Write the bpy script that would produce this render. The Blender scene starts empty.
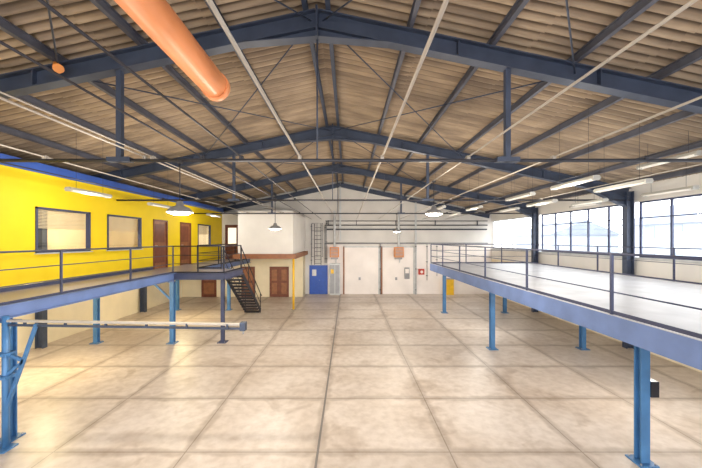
import bpy, math, random
from mathutils import Vector, Matrix
random.seed(4)
scene = bpy.context.scene

# ------------------------------------------------------------------ materials
def mat(name, col, rough=0.6, metal=0.0, var=0.12, scale=6.0, bump=0.0, emit=None, estr=0.0, spec=0.5):
    m = bpy.data.materials.new(name); m.use_nodes = True
    nt = m.node_tree; b = nt.nodes['Principled BSDF']
    b.inputs['Roughness'].default_value = rough
    b.inputs['Metallic'].default_value = metal
    b.inputs['Specular IOR Level'].default_value = spec
    tc = nt.nodes.new('ShaderNodeTexCoord')
    n = nt.nodes.new('ShaderNodeTexNoise'); n.inputs['Scale'].default_value = scale
    n.inputs['Detail'].default_value = 4
    nt.links.new(tc.outputs['Object'], n.inputs['Vector'])
    r = nt.nodes.new('ShaderNodeValToRGB')
    r.color_ramp.elements[0].position = 0.3; r.color_ramp.elements[1].position = 0.7
    r.color_ramp.elements[0].color = tuple(c*(1-var) for c in col)+(1,)
    r.color_ramp.elements[1].color = tuple(min(1, c*(1+var)) for c in col)+(1,)
    nt.links.new(n.outputs['Fac'], r.inputs['Fac'])
    nt.links.new(r.outputs['Color'], b.inputs['Base Color'])
    if bump:
        bp = nt.nodes.new('ShaderNodeBump'); bp.inputs['Strength'].default_value = bump
        bp.inputs['Distance'].default_value = 0.02
        nt.links.new(n.outputs['Fac'], bp.inputs['Height']); nt.links.new(bp.outputs['Normal'], b.inputs['Normal'])
    if emit:
        b.inputs['Emission Color'].default_value = tuple(emit)+(1,)
        b.inputs['Emission Strength'].default_value = estr
    return m

M = {}
M['steel'] = mat('dark_steel_paint', (0.045, 0.060, 0.10), 0.5, 0.1, 0.2, 3)
M['purlin'] = mat('purlin_grey_paint', (0.085, 0.09, 0.12), 0.55, 0.1, 0.2, 3)
M['conduit'] = mat('conduit_grey', (0.42, 0.38, 0.33), 0.5, 0.1, 0.15, 3)
M['darkpipe'] = mat('dark_pipe', (0.04, 0.04, 0.05), 0.5, 0.2, 0.2, 3)
M['yellow'] = mat('yellow_plaster', (0.86, 0.62, 0.0), 0.65, 0, 0.03, 2)
M['bluebeam'] = mat('blue_beam_paint', (0.04, 0.11, 0.45), 0.5, 0, 0.12, 2)
M['fascia'] = mat('blue_fascia_paint', (0.13, 0.20, 0.42), 0.5, 0.05, 0.15, 2)
M['post'] = mat('blue_post_paint', (0.06, 0.18, 0.38), 0.45, 0.05, 0.15, 3)
M['rail'] = mat('rail_dark_paint', (0.05, 0.06, 0.12), 0.45, 0.2, 0.15, 3)
M['black'] = mat('black_steel', (0.02, 0.02, 0.03), 0.5, 0.2, 0.2, 3)
M['brown'] = mat('brown_wood_door', (0.17, 0.05, 0.025), 0.5, 0, 0.2, 5)
M['brownlt'] = mat('brown_trim', (0.28, 0.11, 0.045), 0.5, 0, 0.2, 5)
M['white'] = mat('white_plaster', (0.82, 0.79, 0.74), 0.8, 0, 0.04, 1.2)
M['whitepink'] = mat('warm_white_gate', (0.86, 0.80, 0.76), 0.6, 0, 0.05, 1.2)
M['cream'] = mat('cream_plaster', (0.78, 0.69, 0.50), 0.85, 0, 0.08, 1.0)
M['greywall'] = mat('grey_plaster', (0.68, 0.65, 0.61), 0.85, 0, 0.06, 1.0)
M['deckL'] = mat('deck_grey_lino', (0.36, 0.33, 0.42), 0.35, 0, 0.10, 1.0)
M['deckR'] = mat('deck_light_sheet', (0.56, 0.56, 0.59), 0.4, 0, 0.14, 1.5)
M['orange'] = mat('orange_duct', (0.80, 0.30, 0.12), 0.4, 0, 0.06, 2)
M['orangebox'] = mat('orange_enamel', (0.65, 0.22, 0.03), 0.4, 0, 0.1, 4)
M['grey'] = mat('grey_metal', (0.30, 0.30, 0.31), 0.45, 0.3, 0.1, 4)
M['greylt'] = mat('light_grey_metal', (0.55, 0.56, 0.56), 0.45, 0.1, 0.1, 4)
M['bluedoor'] = mat('blue_door_paint', (0.015, 0.08, 0.42), 0.45, 0, 0.1, 4)
M['yellowpost'] = mat('yellow_paint', (0.80, 0.48, 0.02), 0.45, 0, 0.1, 4)
M['lampwhite'] = mat('lamp_enamel', (0.50, 0.49, 0.45), 0.35, 0, 0.05, 4)
M['glow'] = mat('lamp_glow', (1, 1, 1), 0.5, 0, 0.0, 4, emit=(1, 0.93, 0.78), estr=3)
M['tube'] = mat('fluorescent_tube', (0.85, 0.82, 0.76), 0.5, 0, 0.0, 4, emit=(1, 0.95, 0.85), estr=0.08)
M['tubeon'] = mat('fluorescent_tube_on', (1, 1, 1), 0.5, 0, 0.0, 4, emit=(1, 0.97, 0.9), estr=1.5)
M['pane'] = mat('lit_frosted_pane', (0.9, 0.85, 0.7), 0.5, 0, 0.05, 4, emit=(1, 0.9, 0.7), estr=0.5)
M['blind'] = mat('blind_tan', (0.75, 0.58, 0.35), 0.6, 0, 0.06, 4)
M['red'] = mat('red_paint', (0.5, 0.05, 0.03), 0.5, 0, 0.1, 4)
M['outwall'] = mat('outside_render', (0.42, 0.46, 0.52), 0.9, 0, 0.05, 0.4)
M['outroof'] = mat('outside_roof', (0.24, 0.27, 0.33), 0.9, 0, 0.1, 0.4)
M['outglass'] = mat('outside_window_dark', (0.28, 0.32, 0.38), 0.3, 0, 0.1, 0.4)
M['asphalt'] = mat('asphalt', (0.40, 0.40, 0.40), 0.95, 0, 0.1, 0.6)

def glass():
    m = bpy.data.materials.new('window_glass'); m.use_nodes = True
    nt = m.node_tree; nt.nodes.clear()
    o = nt.nodes.new('ShaderNodeOutputMaterial')
    t = nt.nodes.new('ShaderNodeBsdfTransparent'); g = nt.nodes.new('ShaderNodeBsdfGlossy')
    g.inputs['Roughness'].default_value = 0.03
    t.inputs['Color'].default_value = (0.95, 0.97, 0.98, 1)
    mx = nt.nodes.new('ShaderNodeMixShader'); mx.inputs[0].default_value = 0.06
    nt.links.new(t.outputs[0], mx.inputs[1]); nt.links.new(g.outputs[0], mx.inputs[2])
    nt.links.new(mx.outputs[0], o.inputs[0]); return m
M['glass'] = glass()

PER = 0.20
def roofmat():
    m = mat('corrugated_sheet_tan', (0.375, 0.295, 0.215), 0.75, 0, 0.2, 0.9)
    nt = m.node_tree; b = nt.nodes['Principled BSDF']
    src = b.inputs['Base Color'].links[0].from_socket
    tc = nt.nodes.new('ShaderNodeTexCoord')
    mp = nt.nodes.new('ShaderNodeMapping'); mp.inputs['Scale'].default_value = (0.6, 4.0, 1)
    n = nt.nodes.new('ShaderNodeTexNoise'); n.inputs['Scale'].default_value = 1.0; n.inputs['Detail'].default_value = 6
    nt.links.new(tc.outputs['Object'], mp.inputs[0]); nt.links.new(mp.outputs[0], n.inputs['Vector'])
    r = nt.nodes.new('ShaderNodeValToRGB')
    r.color_ramp.elements[0].position = 0.35; r.color_ramp.elements[0].color = (0.66, 0.64, 0.64, 1)
    r.color_ramp.elements[1].position = 0.65; r.color_ramp.elements[1].color = (1.15, 1.12, 1.06, 1)
    nt.links.new(n.outputs['Fac'], r.inputs['Fac'])
    mx = nt.nodes.new('ShaderNodeMix'); mx.data_type = 'RGBA'; mx.blend_type = 'MULTIPLY'; mx.inputs[0].default_value = 1
    nt.links.new(src, mx.inputs[6]); nt.links.new(r.outputs['Color'], mx.inputs[7])
    # rib shading painted into the sheet colour: upper flutes of the corrugation darkened
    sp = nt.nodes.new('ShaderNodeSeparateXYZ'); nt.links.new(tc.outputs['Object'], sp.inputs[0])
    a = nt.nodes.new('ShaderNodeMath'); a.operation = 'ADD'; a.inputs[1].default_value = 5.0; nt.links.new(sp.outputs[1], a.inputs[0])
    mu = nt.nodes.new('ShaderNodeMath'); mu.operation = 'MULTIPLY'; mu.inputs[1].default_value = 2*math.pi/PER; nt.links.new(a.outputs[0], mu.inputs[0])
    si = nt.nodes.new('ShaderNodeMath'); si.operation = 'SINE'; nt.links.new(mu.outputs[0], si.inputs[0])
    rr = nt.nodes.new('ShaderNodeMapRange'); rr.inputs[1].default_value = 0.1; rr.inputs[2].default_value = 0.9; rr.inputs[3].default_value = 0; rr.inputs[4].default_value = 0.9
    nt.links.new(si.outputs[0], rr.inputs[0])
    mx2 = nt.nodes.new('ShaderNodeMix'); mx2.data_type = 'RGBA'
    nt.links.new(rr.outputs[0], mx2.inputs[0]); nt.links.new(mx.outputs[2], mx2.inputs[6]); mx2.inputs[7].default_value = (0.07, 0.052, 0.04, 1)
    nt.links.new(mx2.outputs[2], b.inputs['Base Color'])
    return m
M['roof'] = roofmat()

def floormat():
    m = bpy.data.materials.new('worn_concrete_floor'); m.use_nodes = True
    nt = m.node_tree; N = nt.nodes; L = nt.links
    b = N['Principled BSDF']; b.inputs['Roughness'].default_value = 0.42
    b.inputs['Specular IOR Level'].default_value = 0.45
    g = N.new('ShaderNodeNewGeometry')
    def mul(a_, b_):
        q = N.new('ShaderNodeMix'); q.data_type = 'RGBA'; q.blend_type = 'MULTIPLY'; q.inputs[0].default_value = 1
        L.new(a_, q.inputs[6]); L.new(b_, q.inputs[7]); return q.outputs[2]
    def noise(sc, det, dist, p0, c0, p1, c1, rough=0.55):
        q = N.new('ShaderNodeTexNoise'); q.inputs['Scale'].default_value = sc; q.inputs['Detail'].default_value = det
        q.inputs['Distortion'].default_value = dist; q.inputs['Roughness'].default_value = rough
        L.new(g.outputs['Position'], q.inputs['Vector'])
        r = N.new('ShaderNodeValToRGB'); e = r.color_ramp.elements
        e[0].position = p0; e[0].color = c0+(1,); e[1].position = p1; e[1].color = c1+(1,)
        L.new(q.outputs['Fac'], r.inputs['Fac']); return r.outputs[0], q.outputs['Fac']
    base, _ = noise(0.45, 7, 0.6, 0.32, (0.60, 0.51, 0.43), 0.68, (0.78, 0.71, 0.65), 0.6)
    fine, fac2 = noise(5, 8, 0, 0.35, (0.86, 0.84, 0.82), 0.6, (1, 1, 1))
    stain, _ = noise(0.9, 3, 1.0, 0.32, (0.84, 0.81, 0.78), 0.42, (1, 1, 1))
    col = mul(mul(base, fine), stain)
    # broad repaired seams between slabs
    n3 = N.new('ShaderNodeTexNoise'); n3.inputs['Scale'].default_value = 1.3; n3.inputs['Detail'].default_value = 5
    L.new(g.outputs['Position'], n3.inputs['Vector'])
    add = N.new('ShaderNodeVectorMath'); add.operation = 'MULTIPLY_ADD'; add.inputs[1].default_value = (0.32, 0.32, 0)
    L.new(n3.outputs['Color'], add.inputs[0]); L.new(g.outputs['Position'], add.inputs[2])
    mp0 = N.new('ShaderNodeMapping'); mp0.inputs['Location'].default_value = (0.55-0.16, 0.1-0.16, 0)
    L.new(add.outputs[0], mp0.inputs[0])
    br = N.new('ShaderNodeTexBrick'); br.offset = 0.0; br.inputs['Scale'].default_value = 1
    br.inputs['Brick Width'].default_value = 2.4; br.inputs['Row Height'].default_value = 2.0
    br.inputs['Mortar Size'].default_value = 0.15; br.inputs['Mortar Smooth'].default_value = 0.7
    br.inputs['Color1'].default_value = (1, 1, 1, 1); br.inputs['Color2'].default_value = (0.91, 0.90, 0.895, 1)
    br.inputs['Mortar'].default_value = (0.74, 0.715, 0.69, 1)
    L.new(mp0.outputs[0], br.inputs['Vector'])
    col = mul(col, br.outputs['Color'])
    mp = N.new('ShaderNodeMapping'); mp.inputs['Location'].default_value = (0.55, 0.1, 0)
    L.new(g.outputs['Position'], mp.inputs[0])
    b2 = N.new('ShaderNodeTexBrick'); b2.offset = 0.0; b2.inputs['Scale'].default_value = 1
    b2.inputs['Brick Width'].default_value = 2.4; b2.inputs['Row Height'].default_value = 2.0
    b2.inputs['Mortar Size'].default_value = 0.012; b2.inputs['Mortar Smooth'].default_value = 0.2
    b2.inputs['Color1'].default_value = (1, 1, 1, 1); b2.inputs['Color2'].default_value = (1, 1, 1, 1)
    b2.inputs['Mortar'].default_value = (0.60, 0.57, 0.54, 1)
    L.new(mp.outputs[0], b2.inputs['Vector'])
    col = mul(col, b2.outputs['Color'])
    sp = N.new('ShaderNodeSeparateXYZ'); L.new(g.outputs['Position'], sp.inputs[0])
    a = N.new('ShaderNodeMath'); a.operation = 'ADD'; a.inputs[1].default_value = 0.55; L.new(sp.outputs[0], a.inputs[0])
    ab = N.new('ShaderNodeMath'); ab.operation = 'ABSOLUTE'; L.new(a.outputs[0], ab.inputs[0])
    lt = N.new('ShaderNodeMath'); lt.operation = 'LESS_THAN'; lt.inputs[1].default_value = 0.022; L.new(ab.outputs[0], lt.inputs[0])
    mx4 = N.new('ShaderNodeMix'); mx4.data_type = 'RGBA'
    L.new(lt.outputs[0], mx4.inputs[0]); L.new(col, mx4.inputs[6]); mx4.inputs[7].default_value = (0.2, 0.18, 0.17, 1)
    L.new(mx4.outputs[2], b.inputs['Base Color'])
    bp = N.new('ShaderNodeBump'); bp.inputs['Strength'].default_value = 0.15; bp.inputs['Distance'].default_value = 0.02
    L.new(fac2, bp.inputs['Height']); L.new(bp.outputs[0], b.inputs['Normal'])
    return m
M['floor'] = floormat()

# ------------------------------------------------------------------ mesh builder
class MB:
    def __init__(s): s.v = []; s.f = []; s.m = []; s.mats = []; s.sm = []
    def mi(s, k):
        mm = M[k]
        if mm not in s.mats: s.mats.append(mm)
        return s.mats.index(mm)
    def add(s, vs, fs, k, smooth=False):
        o = len(s.v); s.v += [tuple(p) for p in vs]; i = s.mi(k)
        for f in fs: s.f.append([o+a for a in f]); s.m.append(i); s.sm.append(smooth)
    def box(s, x0, x1, y0, y1, z0, z1, k):
        x0, x1 = min(x0, x1), max(x0, x1); y0, y1 = min(y0, y1), max(y0, y1); z0, z1 = min(z0, z1), max(z0, z1)
        vs = [(x, y, z) for z in (z0, z1) for y in (y0, y1) for x in (x0, x1)]
        s.add(vs, [(0, 2, 3, 1), (4, 5, 7, 6), (0, 1, 5, 4), (2, 6, 7, 3), (0, 4, 6, 2), (1, 3, 7, 5)], k)
        return s
    def frame(s, p0, p1, up=Vector((0, 0, 1))):
        p0 = Vector(p0); p1 = Vector(p1); d = (p1-p0).normalized()
        if abs(d.dot(up)) > 0.98: up = Vector((0, 1, 0))
        a = d.cross(up).normalized(); b = a.cross(d).normalized()
        return p0, p1, a, b
    def ext(s, p0, p1, prof, k, up=Vector((0, 0, 1)), smooth=False, cap=True):
        p0, p1, a, b = s.frame(p0, p1, up); n = len(prof)
        vs = [p0+a*u+b*w for u, w in prof]+[p1+a*u+b*w for u, w in prof]
        fs = [(i, (i+1) % n, n+(i+1) % n, n+i) for i in range(n)]
        if cap: fs += [tuple(range(n))[::-1], tuple(range(n, 2*n))]
        s.add(vs, fs, k, smooth)
        if cap: s.sm[-1] = s.sm[-2] = False
        return s
    def cyl(s, p0, p1, r, k, seg=10, r2=None):
        if r2 is None: r2 = r
        p0, p1, a, b = s.frame(p0, p1)
        c = [(math.cos(2*math.pi*i/seg), math.sin(2*math.pi*i/seg)) for i in range(seg)]
        vs = [p0+a*u*r+b*w*r for u, w in c]+[p1+a*u*r2+b*w*r2 for u, w in c]
        fs = [(i, (i+1) % seg, seg+(i+1) % seg, seg+i) for i in range(seg)]+[tuple(range(seg))[::-1], tuple(range(seg, 2*seg))]
        s.add(vs, fs, k, True); s.sm[-1] = s.sm[-2] = False
        return s
    def bar(s, p0, p1, w, h, k):
        return s.ext(p0, p1, [(-w/2, -h/2), (w/2, -h/2), (w/2, h/2), (-w/2, h/2)], k)
    def ibeam(s, p0, p1, w, h, k, t=0.02, up=Vector((0, 0, 1))):
        a, b = w/2, h/2; q = t/2
        for pr in ([(-a, -b), (a, -b), (a, -b+t), (-a, -b+t)], [(-a, b-t), (a, b-t), (a, b), (-a, b)], [(-q, -b+t), (q, -b+t), (q, b-t), (-q, b-t)]):
            s.ext(p0, p1, pr, k, up)
        return s
    def lathe(s, c, prof, k, seg=24):
        c = Vector(c); vs = []; fs = []
        for r, z in prof:
            for i in range(seg):
                t = 2*math.pi*i/seg; vs.append(c+Vector((r*math.cos(t), r*math.sin(t), z)))
        for j in range(len(prof)-1):
            for i in range(seg):
                fs.append((j*seg+i, j*seg+(i+1) % seg, (j+1)*seg+(i+1) % seg, (j+1)*seg+i))
        s.add(vs, fs, k, True); return s
    def obj(s, name, bevel=0):
        me = bpy.data.meshes.new(name); me.from_pydata(s.v, [], s.f)
        for m_ in s.mats: me.materials.append(m_)
        me.polygons.foreach_set('material_index', s.m); me.polygons.foreach_set('use_smooth', s.sm); me.update()
        o = bpy.data.objects.new(name, me); scene.collection.objects.link(o)
        if bevel:
            bv = o.modifiers.new('bevel', 'BEVEL'); bv.width = bevel; bv.segments = 2; bv.limit_method = 'ANGLE'
        return o

# ------------------------------------------------------------------ dimensions
RX = -0.55; SL = 0.21
XR, XL = 10.25, -11.2
YB = 23.2; YF = -5.0
RAF = 7.6
DK = 2.6
def raf(x): return RAF - SL*abs(x-RX)
def sheet(x): return raf(x)+0.52
FR = [0.0, 5.8, 11.6, 17.4]

MB().box(XL-0.2, XR+0.2, YF, YB+0.2, -0.15, 0, 'floor').obj('floor')
MB().box(-60, 90, -40, 110, -0.45, -0.2, 'asphalt').obj('ground_outside')

# corrugated roof
mb = MB(); per = PER; seg = 10; A = 0.045
ny = int((YB+0.15-YF)/per*seg)
for sgn, xe in ((1, XR+0.2), (-1, XL-0.2)):
    W = abs(xe-RX); rows = 6
    for r in range(rows):
        x0 = RX+sgn*W*r/rows; x1 = RX+sgn*(W*(r+1)/rows+0.12*(r < rows-1))
        z0 = sheet(x0)+0.0; z1 = sheet(x1)-0.02
        vs = []; fs = []
        for i in range(ny+1):
            y = YF+i*per/seg; w = A*math.sin(2*math.pi*i/seg)
            vs.append((x0, y, z0+w)); vs.append((x1, y, z1+w))
        for i in range(ny): fs.append((2*i, 2*i+1, 2*i+3, 2*i+2))
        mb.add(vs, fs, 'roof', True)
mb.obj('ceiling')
MB().ext((RX, YF, sheet(RX)+0.06), (RX, YB+0.1, sheet(RX)+0.06), [(-0.4, -0.06), (0, 0.03), (0.4, -0.06), (0.4, -0.03), (0, 0.06), (-0.4, -0.03)], 'purlin').obj('trim_ridge')

# portal frames
for y in FR:
    mb = MB()
    for xe in (XR-0.25, XL+0.25):
        mb.ibeam((RX, y, raf(RX)+0.16), (xe, y, raf(xe)+0.16), 0.2, 0.32, 'steel', 0.025)
        s = 1 if xe > RX else -1
        mb.add([(RX, y-0.02, raf(RX)+0.05), (RX+s*1.3, y-0.02, raf(RX+s*1.3)+0.02), (RX, y-0.02, raf(RX)-0.16),
                (RX, y+0.02, raf(RX)+0.05), (RX+s*1.3, y+0.02, raf(RX+s*1.3)+0.02), (RX, y+0.02, raf(RX)-0.16)],
               [(0, 1, 2), (3, 5, 4), (1, 4, 5, 2), (0, 3, 4, 1), (0, 2, 5, 3)], 'steel')
        mb.bar((RX, y, RAF-0.16), (RX+s*1.3, y, raf(RX+1.3*s)+0.01), 0.2, 0.02, 'steel')
        for d in (2.5, 5.0, 7.5):
            xx = RX+s*d; mb.box(xx-0.012, xx+0.012, y-0.1, y+0.1, raf(xx)+0.03, raf(xx)+0.29, 'steel')
        xh = xe-s*1.6
        mb.add([(xe, y-0.02, raf(xe)+0.02), (xh, y-0.02, raf(xh)+0.02), (xe, y-0.02, raf(xe)-0.4),
                (xe, y+0.02, raf(xe)+0.02), (xh, y+0.02, raf(xh)+0.02), (xe, y+0.02, raf(xe)-0.4)],
               [(0, 1, 2), (3, 5, 4), (1, 4, 5, 2), (0, 3, 4, 1), (0, 2, 5, 3)], 'steel')
        mb.bar((xe, y, raf(xe)-0.4), (xh, y, raf(xh)+0.01), 0.2, 0.02, 'steel')
        mb.ibeam((xe, y, 0), (xe, y, raf(xe)+0.2), 0.2, 0.26, 'steel', 0.02, up=Vector((1, 0, 0)))
    mb.box(RX-0.02, RX+0.02, y-0.13, y+0.13, RAF-0.18, RAF+0.36, 'steel')
    for hx in (-4.07, 2.84):
        mb.box(hx-0.045, hx+0.045, y-0.045, y+0.045, 5.24, raf(hx)+0.05, 'steel')
        mb.box(hx-0.2, hx+0.2, y-0.07, y+0.07, 5.24, 5.32, 'steel')
    mb.cyl((RX, y, 5.25), (RX, y, RAF), 0.015, 'steel', 6)
    mb.cyl((-8.25, y, 5.27), (XR-0.2, y, 5.27), 0.032, 'darkpipe', 8)
    mb.obj('portal_frame')

for s in (1, -1):
    for i in range(8):
        d = 0.2+i*1.45
        x = RX+s*d
        if x < XL+0.1 or x > XR-0.1: continue
        z = raf(x)+0.395
        MB().ibeam((x, YF, z), (x, YB, z), 0.08, 0.15, 'steel' if i == 0 else 'purlin', 0.012).obj('roof_purlin')
mb = MB()
def rp(x, y): return (x, y, raf(x)+0.18)
for i in range(3):
    y0, y1 = FR[i], FR[i+1]
    for s in (1, -1):
        mb.cyl(rp(RX+s*0.1, y0), rp(RX+s*4.6, y1), 0.014, 'steel', 6)
        mb.cyl(rp(RX+s*4.6, y0), rp(RX+s*0.1, y1), 0.014, 'steel', 6)
mb.obj('roof_bracing')
for x, z, r, k in ((-0.86, 5.335, 0.018, 'conduit'), (0.61, 5.335, 0.018, 'conduit'), (2.14, 5.33, 0.014, 'conduit'),
                   (-3.62, 5.33, 0.016, 'conduit'), (3.66, 5.33, 0.016, 'conduit'), (-1.9, 5.33, 0.013, 'darkpipe'),
                   (-3.48, 5.33, 0.010, 'conduit'), (-5.4, 5.33, 0.015, 'conduit'), (5.3, 5.33, 0.013, 'darkpipe'), (-2.6, 5.33, 0.013, 'darkpipe'),
                   (-6.6, 5.33, 0.013, 'darkpipe'), (6.9, 5.33, 0.013, 'conduit')):
    mb = MB(); ye = 17.95 if -6.2 < x < -3.0 else YB-.02
    mb.cyl((x, YF, z), (x, ye, z), r, k, 8)
    for y in FR: mb.box(x-0.03, x+0.03, y-0.04, y+0.04, 5.29, z+r+0.005, k)
    mb.obj('conduit_pipe')

# ------------------------------------------------------------------ walls
prof = [(XL-0.2, 0), (XR+0.2, 0), (XR+0.2, sheet(XR)-0.1), (RX, sheet(RX)-0.05), (XL-0.2, sheet(XL)-0.1)]
vs = [(x, YB, z) for x, z in prof]+[(x, YB+.2, z) for x, z in prof]; n = 5
mb = MB(); mb.add(vs, [tuple(range(n)), tuple(range(n, 2*n))[::-1]]+[(i, n+i, n+(i+1) % n, (i+1) % n) for i in range(n)], 'greywall')
mb.obj('wall_back')
MB().box(XL-0.2, XL, YF, YB, 0, sheet(XL)-0.05, 'cream').obj('wall_left')
mb = MB(); H = sheet(XR)-0.05
mb.box(XR, XR+0.2, YF, YB, 0, 2.5, 'cream')
mb.box(XR, XR+0.2, YF, YB, 2.5, 3.2, 'white')
mb.box(XR, XR+0.2, YF, YB, 5.2, H, 'white')
mb.obj('wall_right')
MB().box(XR-0.06, XR, YF, YB-.05, 3.16, 3.24, 'greylt').obj('trim_windowsill')
wn = 1
for y0, y1, n in ((-5, -0.15, 5), (0.15, 5.65, 5), (5.95, 11.45, 5), (11.75, 17.25, 5), (17.55, 23.1, 2)):
    mb = MB(); X0 = XR+0.04; X1 = XR+0.10
    fk = 'rail' if n == 5 else 'greylt'
    for i in range(n+1):
        yy = y0+(y1-y0)*i/n; mb.box(X0, X1, yy-0.03, yy+0.03, 3.2, 5.2, fk)
    for z, q in ((3.24, .03), (4.62, .018), (5.17, .03)): mb.box(X0+0.005, X1-0.005, y0, y1, z-q, z+q, fk)
    mb.box(XR+0.065, XR+0.07, y0, y1, 3.2, 5.2, 'glass')
    mb.obj('window_%d' % wn); wn += 1

def building(x0, x1, y0, y1, h, rh):
    mb = MB(); mb.box(x0, x1, y0, y1, -0.2, h, 'outwall')
    xm = (x0+x1)/2
    mb.add([(x0-.4, y0-.3, h), (x1+.4, y0-.3, h), (x1+.4, y1+.3, h), (x0-.4, y1+.3, h), (xm, y0-.3, h+rh), (xm, y1+.3, h+rh)],
           [(0, 1, 4), (1, 2, 5, 4), (2, 3, 5), (3, 0, 4, 5), (0, 3, 2, 1)], 'outroof')
    n = int((y1-y0)/3)
    for i in range(n):
        for z in (1.2, 4.0):
            if z+1.4 < h: mb.box(x0-0.05, x0, y0+1+i*3, y0+2.2+i*3, z, z+1.4, 'outglass')
    mb.obj('neighbouring_building')
building(32, 42, 2, 20, 4.0, 1.6); building(34, 44, 26, 40, 5.6, 2.4); building(30, 40, 48, 58, 4.6, 2.2)

# ------------------------------------------------------------------ left mezzanine
YL1 = 21.4; XE = -6.5; XW = -8.3
mb = MB()
mb.box(XL, XE+0.02, YF, YL1, DK-0.06, DK, 'deckL')
mb.box(XE, -4.6, 12.1, 14.1, DK-0.06, DK, 'deckL')
def channel(mb, p0, p1, h, side, k='fascia'):
    p0 = Vector(p0); p1 = Vector(p1)
    prof = [(-0.012, -h/2), (0.012, -h/2), (0.012, h/2), (-0.012, h/2)]
    mb.ext(p0, p1, prof, k)
    for z in (-h/2, h/2-0.02):
        a, b = (0, 0.09) if side > 0 else (-0.09, 0)
        mb.ext(p0, p1, [(a, z), (b, z), (b, z+0.02), (a, z+0.02)], k)
channel(mb, (XE+0.03, YF, DK-0.10), (XE+0.03, 12.1, DK-0.10), 0.26, 1)
channel(mb, (XE+0.03, 14.1, DK-0.10), (XE+0.03, YL1, DK-0.10), 0.26, 1)
channel(mb, (XE, 12.08, DK-0.10), (-4.6, 12.08, DK-0.10), 0.24, 1, 'rail')
channel(mb, (-4.58, 12.06, DK-0.10), (-4.58, 14.1, DK-0.10), 0.24, 1, 'rail')
for y in (0.5, 6.3, 12.15, 17.9): mb.ibeam((XL, y, DK-0.19), (XE, y, DK-0.19), 0.12, 0.24, 'fascia', 0.015)
for x in (-7.6, -9.4): mb.ibeam((x, YF, DK-0.16), (x, YL1, DK-0.16), 0.09, 0.18, 'steel', 0.012)
mb.obj('walkway_deck')

def post(x, y, top, k='post', w=0.15, name='support_post'):
    mb = MB()
    mb.ibeam((x, y, 0.02), (x, y, top), w, w, k, 0.02, up=Vector((0, 1, 0)))
    mb.box(x-0.16, x+0.16, y-0.16, y+0.16, 0, 0.025, k)
    mb.box(x-0.12, x+0.12, y-0.12, y+0.12, top-0.02, top, k)
    for a in (-1, 1):
        for b in (-1, 1): mb.cyl((x+a*0.12, y+b*0.12, 0.02), (x+a*0.12, y+b*0.12, 0.05), 0.016, 'grey', 6)
    return mb.obj(name)
for y in (6.3, 12.15, 17.9):
    post(XE-0.06, y, DK-0.31); post(-9.4, y, DK-0.31)
post(-4.72, 12.25, DK-0.06, 'rail', 0.12)
mb = MB()
mb.bar((-6.56, 12.1, 1.6), (-7.3, 12.1, DK-0.3), 0.06, 0.06, 'post'); mb.bar((-9.4, 12.1, 1.6), (-8.7, 12.1, DK-0.3), 0.06, 0.06, 'post')
mb.obj('knee_brace')

def railing(name, pts, posts, k='rail', rails=(1.02, 0.68, 0.36), kick=True, r=0.02):
    mb = MB()
    for (a, b) in zip(pts[:-1], pts[1:]):
        for i, h in enumerate(rails):
            mb.cyl((a[0], a[1], DK+h), (b[0], b[1], DK+h), r if i == 0 else r*0.6, k, 8)
        if kick: mb.bar((a[0], a[1], DK+0.04), (b[0], b[1], DK+0.04), 0.01, 0.06, k)
    for x, y in posts:
        mb.box(x-0.02, x+0.02, y-0.02, y+0.02, DK-0.12, DK+1.02, k)
    return mb.obj(name)
ex = XE-0.03
ys = [-4.4+2.36*i for i in range(7)]
railing('guard_railing', [(ex, YF), (ex, 12.13)], [(ex, y) for y in ys]+[(ex, 12.13)])
railing('guard_railing', [(ex, 12.13), (-4.63, 12.13), (-4.63, 14.05)], [(-5.6, 12.13), (-4.63, 12.13), (-4.63, 14.05)], k='black')
railing('guard_railing', [(-5.5, 14.1), (ex, 14.1), (ex, YL1-0.05)], [(-5.5, 14.1), (ex, 14.1), (ex, 16.4), (ex, 18.8), (ex, YL1-0.05)], k='black')

# stairs
mb = MB(); y0, y1 = 14.12, 17.3; x0, x1 = -5.45, -4.65; n = 14
for x in (x0, x1): mb.bar((x, y0, DK-0.1), (x, y1, 0.1), 0.03, 0.2, 'black')
for i in range(n):
    t = (i+0.6)/n; y = y0+(y1-y0)*t; z = DK-DK*(i+1)/(n+0.5)
    mb.box(x0, x1, y-0.13, y+0.12, z-0.02, z+0.015, 'black')
    mb.box(x0, x1, y-0.13, y-0.115, z-0.05, z+0.0, 'black')
for x in (x0, x1):
    mb.cyl((x, y0-0.05, DK+1.0), (x, y1, 0.98), 0.022, 'black', 8); mb.cyl((x, y0, DK+0.5), (x, y1, 0.48), 0.014, 'black', 8)
    mb.cyl((x, y1, 0.98), (x, y1+0.2, 0.85), 0.022, 'black', 8)
    for t in (0.02, 0.34, 0.67, 0.99):
        y = y0+(y1-y0)*t; z = DK*(1-t); mb.cyl((x, y, max(z-0.1, 0)), (x, y, z+0.99), 0.02, 'black', 8)
mb.obj('steel_staircase')

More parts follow.
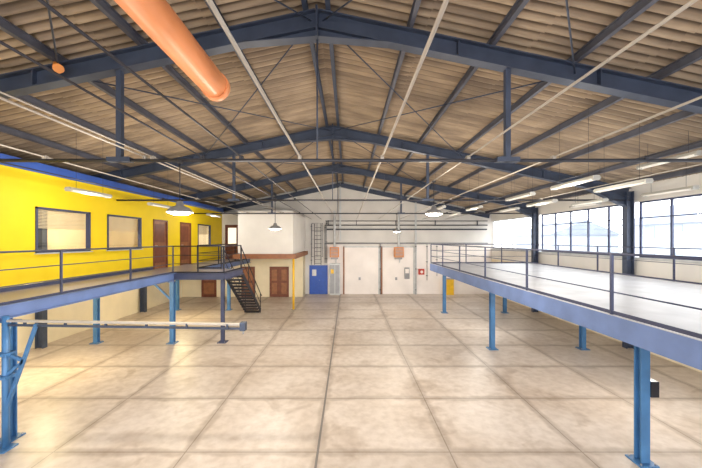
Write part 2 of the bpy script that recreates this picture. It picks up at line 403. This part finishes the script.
# yellow office wall with openings
ops = [(8.62, 10.45, 3.5, 4.74), (11.19, 13.03, 3.5, 4.74), (13.83, 14.93, DK, 4.74), (16.05, 17.15, DK, 4.74), (17.95, 19.6, 3.5, 4.74)]
TW = 5.65
mb = MB(); yy = YF
for a, b, z0, z1 in ops:
    mb.box(XW-0.12, XW, yy, a, DK, TW, 'yellow')
    if z0 > DK: mb.box(XW-0.12, XW, a, b, DK, z0, 'yellow')
    mb.box(XW-0.12, XW, a, b, z1, TW, 'yellow'); yy = b
mb.box(XW-0.12, XW, yy, YL1, DK, TW, 'yellow')
mb.obj('wall_office')
MB().box(XW-0.2, XW+0.06, YF, YL1+0.1, TW, TW+0.26, 'bluebeam').obj('trim_office_parapet')
MB().box(XL, XW-0.12, YF, YL1, TW-0.12, TW-0.02, 'white').obj('ceiling_office')
MB().box(XW, XW+0.015, YF, 13.83, DK, DK+0.1, 'rail').obj('baseboard_office')
MB().box(XL, XL+0.04, YF, YL1, DK, TW-0.12, 'cream').obj('wall_office_inner')
for i, (a, b, z0, z1) in enumerate(ops):
    mb = MB()
    if z0 > DK:
        t = 0.055; X0, X1 = XW-0.09, XW+0.03
        mb.box(X0, X1, a, a+t, z0, z1, 'rail').box(X0, X1, b-t, b, z0, z1, 'rail').box(X0, X1, a, b, z0, z0+t, 'rail').box(X0, X1, a, b, z1-t, z1, 'rail')
        mb.box(XW-0.05, XW-0.045, a+t, b-t, z0+t, z1-t, 'glass')
        mb.box(XW, XW+0.08, a-0.03, b+0.03, z0-0.03, z0, 'greylt')
        mb.obj('window_%d' % wn); wn += 1
        mb = MB(); zz = z1-t; drop = 0.55
        while zz > z1-drop:
            mb.box(XW-0.16, XW-0.13, a+t, b-t, zz-0.03, zz-0.004, 'blind'); zz -= 0.04
        mb.box(XW-0.18, XW-0.13, a+t, b-t, z1-t, z1-0.02, 'blind')
        mb.obj('window_blind')
    else:
        t = 0.07; X0, X1 = XW-0.1, XW+0.03
        mb.box(X0, X1, a, a+t, z0, z1, 'brown').box(X0, X1, b-t, b, z0, z1, 'brown').box(X0, X1, a, b, z1-t, z1, 'brown')
        mb.box(XW-0.08, XW-0.03, a+t, b-t, z0, z1-t, 'brownlt')
        for q0, q1 in ((0.25, 0.95), (1.15, 1.95)): mb.box(XW-0.03, XW-0.02, a+t+0.12, b-t-0.12, z0+q0, z0+q1, 'brown')
        mb.cyl((XW-0.03, a+0.16, z0+1.0), (XW+0.03, a+0.16, z0+1.0), 0.012, 'greylt', 8); mb.cyl((XW+0.03, a+0.16, z0+1.0), (XW+0.03, a+0.28, z0+1.0), 0.01, 'greylt', 8)
        mb.obj('door_%d' % (i-1))

mb = MB()
mb.box(XL, -8.08, YL1, YL1+0.15, DK, TW, 'white'); mb.box(-7.18, -6.1, YL1, YL1+0.15, DK, TW, 'white'); mb.box(-8.08, -7.18, YL1, YL1+0.15, 4.85, TW, 'white')
mb.obj('wall_walkway_end')
mb = MB(); a, b = -8.08, -7.18
mb.box(a, a+.07, YL1-.03, YL1+.1, DK, 4.85, 'brown').box(b-.07, b, YL1-.03, YL1+.1, DK, 4.85, 'brown').box(a, b, YL1-.03, YL1+.1, 4.78, 4.85, 'brown')
mb.box(a+.07, b-.07, YL1+.02, YL1+.06, DK, 4.78, 'brown').box(a+.18, b-.18, YL1+.005, YL1+.02, 3.6, 4.65, 'pane')
mb.cyl((b-.13, YL1+.02, DK+1), (b-.13, YL1-.05, DK+1), 0.015, 'greylt', 8)
mb.obj('door_4')

mb = MB(); mb.box(-6.1, -3.05, 18.0, YB, 2.95, 5.45, 'white'); mb.box(-6.0, -3.15, 18.1, YB, 5.45, 5.5, 'greywall')
mb.obj('wall_back_room')
mb = MB(); mb.box(-6.3, -2.85, 17.75, 18.0, 2.82, 3.08, 'brownlt'); mb.box(-3.05, -2.85, 18.0, YB, 2.82, 3.08, 'brownlt'); mb.box(-6.3, -3.05, 18.0, YB, 2.82, 2.94, 'cream')
mb.obj('trim_brown_canopy')
mb = MB(); mb.cyl((-3.0, 17.9, 0), (-3.0, 17.9, 2.82), 0.06, 'yellowpost', 16); mb.cyl((-3.0, 17.9, 0), (-3.0, 17.9, 0.03), 0.12, 'grey', 16)
mb.obj('yellow_support_post')
MB().box(XL, -3.05, 22.0, 22.15, 0, DK-0.06, 'cream').box(-3.2, -3.05, 22.15, YB, 0, 2.82, 'cream').box(-6.4, -3.05, 22.0, 22.15, DK-0.06, 2.82, 'cream').obj('wall_recess')
dn = 5
for a, b in ((-5.3, -4.65), (-4.65, -4.0), (-9.9, -8.9), (-7.2, -6.3)):
    mb = MB(); y = 22.0
    mb.box(a, a+.05, y-.05, y, 0, 2.05, 'brown').box(b-.05, b, y-.05, y, 0, 2.05, 'brown').box(a, b, y-.05, y, 2.0, 2.05, 'brown')
    mb.box(a+.05, b-.05, y-.03, y-.005, 0, 2.0, 'brown'); mb.box(a+.15, b-.15, y-.036, y-.03, 1.1, 1.85, 'brownlt'); mb.box(a+.15, b-.15, y-.036, y-.03, .2, .95, 'brownlt')
    mb.obj('door_%d' % dn); dn += 1

# ------------------------------------------------------------------ back wall features
y = YB
mb = MB(); a, b = -2.75, -1.45
mb.box(a, b, y-.06, y, 0, 2.05, 'bluedoor'); mb.box(a+.08, a+.62, y-.09, y-.06, .05, 1.97, 'bluedoor'); mb.box(a+.68, b-.08, y-.09, y-.06, .05, 1.97, 'bluedoor')
mb.box(a+.2, a+.5, y-.1, y-.09, 1.3, 1.75, 'greylt'); mb.cyl((a+.72, y-.09, 1.0), (a+.72, y-.15, 1.0), .02, 'grey', 8)
mb.obj('door_%d' % dn); dn += 1
for a, b in ((-0.35, 2.25), (2.35, 4.75)):
    mb = MB(); h = 3.4
    mb.box(a, a+.1, y-.12, y, 0, h, 'brownlt').box(b-.1, b, y-.12, y, 0, h, 'greylt').box(a, b, y-.12, y, h-.08, h, 'greylt')
    n = 4
    for i in range(n):
        p = a+.1+(b-a-.2)*i/n; q = a+.1+(b-a-.2)*(i+1)/n
        mb.box(p+.005, q-.005, y-.08, y-.02, 0.03, h-.08, 'whitepink')
    mb.box(a+.1, b-.1, y-.06, y-.01, 0.0, h-.1, 'whitepink')
    mb.box((a+b)/2-.2, (a+b)/2-.05, y-.11, y-.08, 1.0, 1.2, 'grey')
    mb.obj('door_%d' % dn); dn += 1
MB().box(4.85, 10.2, y-.03, y, 0, 3.5, 'whitepink').box(-1.45, -.35, y-.03, y, 0, 3.5, 'whitepink').obj('trim_lower_wall_panel')
mb = MB(); mb.cyl((-1.6, y-.15, 3.62), (9.9, y-.15, 3.62), .05, 'grey', 10)
for x in (-1.4, 0, 2.4, 4.8, 7.2, 9.6): mb.box(x-.03, x+.03, y-.2, y, 3.56, 3.6, 'grey')
mb.obj('wall_pipe')
mb = MB(); mb.cyl((-1.6, y-.12, 4.9), (9.9, y-.12, 4.9), .04, 'darkpipe', 10); mb.cyl((-1.6, y-.12, 5.2), (9.9, y-.12, 5.2), .03, 'darkpipe', 10)
for x in (-1.4, 0.6, 3.4, 6.2, 9.2): mb.box(x-.02, x+.02, y-.16, y, 4.85, 5.25, 'darkpipe')
mb.obj('wall_pipe')
# vertical service risers beside the ladder and gates
mb = MB()
for x, z0, z1, r in ((-1.62, 2.2, 4.9, .035), (-1.52, 2.2, 5.2, .025), (-2.6, 2.1, 5.0, .03), (2.3, 0, 3.56, .03), (4.8, 0, 3.56, .03), (5.6, 1.0, 3.56, .025), (6.3, 1.3, 3.56, .02)):
    mb.cyl((x, y-.17, z0), (x, y-.17, z1), r, 'grey', 8)
    for q in (z0+.3, (z0+z1)/2, z1-.2): mb.box(x-.05, x+.05, y-.2, y, q, q+.04, 'darkpipe')
mb.obj('service_riser_pipes')
mb = MB()
for zz in (4.55,):
    mb.box(-1.5, 9.8, y-.3, y-.28, zz, zz+.1, 'darkpipe'); mb.box(-1.5, 9.8, y-.06, y-.04, zz, zz+.1, 'darkpipe')
    for i in range(28): mb.box(-1.45+i*.41, -1.42+i*.41, y-.28, y-.0, zz, zz+.02, 'darkpipe')
mb.obj('cable_tray')
mb = MB()
for xe in (XR-.2, XL+.2): mb.ibeam((RX, y-.12, raf(RX)+.16), (xe, y-.12, raf(xe)+.16), .15, .3, 'steel', .02)
for x in (-0.55, 4.8): mb.ibeam((x, y-.12, 3.8 if x < 1 else 0), (x, y-.12, raf(x)+.05), .12, .14, 'greylt', .015)
mb.obj('portal_frame')
for x in (-0.95, 3.55):
    mb = MB(); mb.box(x-.32, x+.32, y-.65, y-.18, 2.65, 3.35, 'orangebox')
    for i in range(6): mb.box(x-.26, x+.26, y-.68, y-.65, 2.72+i*.1, 2.77+i*.1, 'grey')
    mb.cyl((x, y-.42, 3.35), (x, y-.42, 5.9), .08, 'greylt', 12)
    mb.box(x-.25, x+.25, y-.4, y-.13, 2.5, 2.65, 'grey'); mb.cyl((x+.1, y-.2, 2.25), (x+.1, y-.2, 2.6), .04, 'greylt', 8)
    mb.obj('unit_heater', 0.01)
mb = MB(); mb.box(-1.3, -.55, y-.45, y-.04, 0, 2.2, 'greylt'); mb.box(-1.26, -.94, y-.47, y-.45, .1, 2.1, 'grey'); mb.box(-.9, -.6, y-.47, y-.45, .1, 2.1, 'grey')
mb.box(-1.2, -1.0, y-.48, y-.47, 1.5, 1.8, 'yellowpost'); mb.obj('switch_cabinet', 0.01)
mb = MB(); mb.box(4.0, 4.35, y-.25, y-.12, 1.1, 1.9, 'grey'); mb.box(4.05, 4.3, y-.26, y-.25, 1.5, 1.8, 'whitepink'); mb.obj('control_box', .01)
mb = MB(); mb.box(5.0, 5.4, y-.25, y-.04, 1.4, 1.8, 'red'); mb.box(5.05, 5.35, y-.27, y-.25, 1.45, 1.75, 'red'); mb.cyl((5.2, y-.27, 1.6), (5.2, y-.3, 1.6), .1, 'whitepink', 14); mb.obj('hose_reel_cabinet', .01)
mb = MB(); mb.box(6.9, 7.4, y-.5, y-.05, 0, 1.1, 'yellowpost'); mb.box(6.95, 7.35, y-.52, y-.5, .1, 1.0, 'yellowpost'); mb.box(6.88, 7.42, y-.53, y-.05, 1.1, 1.14, 'grey'); mb.obj('yellow_cabinet', .01)
mb = MB()
for x in (-2.35, -1.9): mb.box(x-.02, x+.02, y-.35, y-.3, 2.1, 5.0, 'black')
z = 2.2
while z < 4.9: mb.cyl((-2.35, y-.32, z), (-1.9, y-.32, z), .014, 'black', 6); z += .28
for z in (2.7, 3.3, 3.9, 4.5, 5.0):
    p = [(-2.45, y-.3, z), (-2.5, y-.75, z), (-2.12, y-.98, z), (-1.75, y-.75, z), (-1.8, y-.3, z)]
    for a, b in zip(p[:-1], p[1:]): mb.bar(a, b, .05, .012, 'black')
for q in ((-2.5, y-.75), (-2.12, y-.98), (-1.75, y-.75)): mb.box(q[0]-.012, q[0]+.012, q[1]-.012, q[1]+.012, 2.7, 5.0, 'black')
for z in (2.3, 3.6, 4.9):
    for x in (-2.35, -1.9): mb.box(x-.015, x+.015, y-.32, y, z-.015, z+.015, 'black')
mb.obj('caged_ladder')

# ------------------------------------------------------------------ right mezzanine
XD = 4.4; YD1 = 17.4
mb = MB(); mb.box(XD, XR, YF, YD1, DK-0.05, DK, 'deckR')
channel(mb, (XD, YF, DK-0.19), (XD, YD1, DK-0.19), 0.36, 1)
channel(mb, (XD, YD1, DK-0.19), (XR, YD1, DK-0.19), 0.36, 1)
for yy in (0, 5.64, 11.5, 17.2): mb.ibeam((XD+.02, yy, DK-0.21), (XR, yy, DK-0.21), 0.14, 0.32, 'fascia', 0.018)
for x in (5.1, 6.6, 8.2): mb.ibeam((x, YF, DK-0.15), (x, YD1, DK-0.15), 0.09, 0.2, 'fascia', 0.012)
mb.obj('walkway_deck')
for yy in (5.64, 11.5, 17.2):
    post(5.1, yy, DK-.37); post(8.3, yy, DK-.37)
mb = MB(); mb.box(5.19, 5.33, 5.56, 5.72, 1.15, 1.42, 'black'); mb.cyl((5.22, 5.64, 1.42), (5.22, 5.64, 2.1), .012, 'black', 6); mb.box(5.33, 5.345, 5.6, 5.68, 1.2, 1.37, 'grey'); mb.obj('socket_box', .006)
ex = XD+.03
ys = [-4.73, -2.2, .35, 2.9, 5.46, 8.05, 10.5, 12.9, 15.2]
railing('guard_railing', [(ex, YF), (ex, YD1-.05), (XR-.1, YD1-.05)], [(ex, v) for v in ys]+[(ex, YD1-.05), (6.3, YD1-.05), (8.2, YD1-.05), (XR-.15, YD1-.05)], rails=(1.02, .7, .38))
railing('guard_railing', [(XR-.42, YF), (XR-.42, 17.1)], [(XR-.42, v) for v in (-4, -1.5, 1.2, 3.9, 7.2, 9.8, 12.8, 15.2)], rails=(1.0, .55), kick=False, r=.016)

# ------------------------------------------------------------------ lamps
def point(x, y, z, e, col=(1, .90, .76), r=.12):
    l = bpy.data.lights.new('lamp_light', 'POINT'); l.energy = e; l.color = col; l.shadow_soft_size = r
    o = bpy.data.objects.new('lamp_light', l); o.location = (x, y, z); scene.collection.objects.link(o); return o
def dome(x, y, z, top):
    mb = MB()
    mb.lathe((x, y, z), [(.22, 0), (.21, .03), (.15, .09), (.07, .12), (.05, .2), (.0, .21)], 'grey')
    mb.lathe((x, y, z), [(.215, .002), (.205, .028), (.145, .08), (.0, .11)], 'lampwhite')
    mb.lathe((x, y, z), [(.0, -.05), (.12, -.04), (.19, -.01), (.21, .01)], 'glow')
    mb.cyl((x, y, z+.2), (x, y, top), .01, 'darkpipe', 6); mb.box(x-.04, x+.04, y-.04, y+.04, top-.03, top, 'darkpipe')
    o = mb.obj('pendant_dome_lamp')
    l = point(x, y, z-.22, 170); l.parent = o
dome(-3.0, 5.8, 4.34, 5.25); dome(2.14, 8.1, 4.5, 5.32); dome(-2.6, 11.6, 4.25, 5.25); dome(2.6, 17.4, 4.3, 5.25)

def fluo(x, y, z, L=1.5, on=True, e=25, top=None):
    mb = MB()
    mb.ext((x, y, z), (x, y+L, z), [(-.1, 0), (.1, 0), (.06, .06), (-.06, .06)], 'lampwhite')
    for d in (-.05, .05): mb.cyl((x+d, y+.04, z-.018), (x+d, y+L-.04, z-.018), .016, 'tubeon' if on else 'tube', 8)
    for yy in (y+.01, y+L-.05): mb.box(x-.08, x+.08, yy, yy+.04, z-.04, z, 'lampwhite')
    t = sheet(x)-.06 if top is None else top
    for yy in (y+.25, y+L-.25): mb.cyl((x, yy, z+.06), (x, yy, t), .004, 'darkpipe', 5)
    o = mb.obj('fluorescent_light')
    if e:
        l = point(x, y+L/2, z-.15, e, (1, .95, .86), .2); l.parent = o
    return o
for x, y, z, e in ((5.4, 7.05, 5.2, 35), (5.4, 9.5, 5.2, 0), (6.5, 7.0, 5.12, 0), (6.5, 10.2, 5.08, 35), (7.7, 7.1, 5.75, 0), (7.7, 3.8, 5.6, 0), (8.1, 10.2, 5.1, 0),
                   (5.4, 13.2, 5.2, 35), (7.0, 13.4, 5.15, 0), (9.0, 8.4, 5.2, 0), (9.2, 11.9, 5.2, 0), (5.6, 16.4, 5.2, 0), (3.9, 13.2, 5.2, 0)):
    fluo(x, y, z, 1.5, False, e)
fluo(-6.9, 8.0, 5.1, 1.4, False, 30); fluo(-6.9, 11.3, 5.1, 1.4, False, 0); fluo(-6.9, 16.0, 5.1, 1.4, False, 30)
fluo(5.6, 13.0, 2.2, 1.8, True, 40, DK-.05); fluo(6.8, 6.5, 2.2, 1.5, True, 70, DK-.05)
o = fluo(-8.6, 8.5, 2.2, 1.5, True, 0, DK-.06); l = point(-8.6, 9.2, 2.0, 110, (1, .80, .42)); l.parent = o
o = fluo(-8.0, 15.0, 2.2, 1.5, True, 0, DK-.06); l = point(-8.0, 15.7, 2.0, 90, (1, .80, .42)); l.parent = o
for yy in (9.5, 12.3, 18.5):
    mb = MB(); mb.box(-9.9, -9.4, yy-.4, yy+.4, TW-.18, TW-.12, 'lampwhite'); mb.box(-9.86, -9.44, yy-.36, yy+.36, TW-.185, TW-.18, 'tube'); o = mb.obj('office_ceiling_light')
    l = point(-9.65, yy, TW-.4, 75, (1, .85, .62)); l.parent = o

mb = MB(); dx, dz = -1.88, 6.03
mb.cyl((dx, -4.5, dz), (dx, 4.6, dz), .18, 'orange', 28); mb.cyl((dx, 4.55, dz), (dx, 4.66, dz), .195, 'orange', 28); mb.cyl((dx, 4.66, dz), (dx, 4.70, dz), .16, 'orangebox', 28)
for yy in (-3, 0, 2.2):
    mb.cyl((dx, yy, dz), (dx, yy+.06, dz), .187, 'orangebox', 28); mb.cyl((dx, yy+.03, dz+.18), (dx, yy+.03, sheet(dx)-.05), .01, 'darkpipe', 6)
mb.obj('orange_air_duct')
mb = MB(); mb.cyl((-5.05, 5.6, 6.9), (-4.9, 5.5, 6.75), .03, 'orangebox', 12, .08); mb.cyl((-5.05, 5.6, 6.9), (-5.1, 5.72, 6.95), .02, 'steel', 8); mb.obj('alarm_horn')

# jib arm
mb = MB()
mb.cyl((-6.32, 6.0, 0), (-6.32, 6.0, 2.45), .055, 'post', 14); mb.box(-6.5, -6.2, 5.85, 6.12, 0, .03, 'post')
mb.bar((-6.3, 6.0, 2.36), (-1.95, 6.05, 2.28), .06, .04, 'conduit'); mb.bar((-6.3, 6.0, 2.28), (-1.95, 6.05, 2.20), .03, .04, 'steel')
for i in range(6): mb.box(-6+.75*i, -5.97+.75*i, 6.0, 6.04, 2.26-.0138*i, 2.36-.0138*i, 'steel')
mb.bar((-6.3, 6.0, .75), (-5.75, 6.0, 2.3), .05, .05, 'post'); mb.bar((-6.3, 6.0, 1.35), (-5.98, 6.0, 1.62), .05, .05, 'post')
mb.bar((-6.3, 6.0, 1.75), (-5.98, 6.0, 1.62), .05, .05, 'post'); mb.box(-6.42, -6.22, 5.9, 6.1, 1.3, 1.36, 'post').box(-6.42, -6.22, 5.9, 6.1, 1.72, 1.78, 'post')
mb.box(-2.0, -1.9, 5.99, 6.11, 2.17, 2.32, 'steel'); mb.cyl((-1.95, 6.05, 2.17), (-1.95, 6.05, 2.1), .015, 'grey', 8)
mb.obj('jib_crane_arm')
mb = MB(); mb.cyl((XL+.1, -3, 1.75), (XL+.1, 21.8, 1.75), .04, 'conduit', 10)
for yy in range(-2, 22, 3): mb.box(XL, XL+.1, yy, yy+.04, 1.72, 1.78, 'grey')
mb.obj('wall_pipe')

# ------------------------------------------------------------------ world, camera
w = bpy.data.worlds.new('World'); scene.world = w; w.use_nodes = True
nt = w.node_tree; bg = nt.nodes['Background']
bg.inputs['Color'].default_value = (0.97, 0.965, 0.97, 1); bg.inputs['Strength'].default_value = 3.2

cam = bpy.data.cameras.new('camera'); co = bpy.data.objects.new('camera', cam); scene.collection.objects.link(co)
co.location = (0, 0, 3.85); co.rotation_euler = (math.radians(90), 0, 0)
cam.sensor_width = 36; cam.lens = 325/702*36; cam.shift_x = 3/702; cam.shift_y = 6/702; cam.clip_start = 0.05
scene.camera = co
scene.view_settings.view_transform = 'Standard'
scene.view_settings.exposure = 1.02
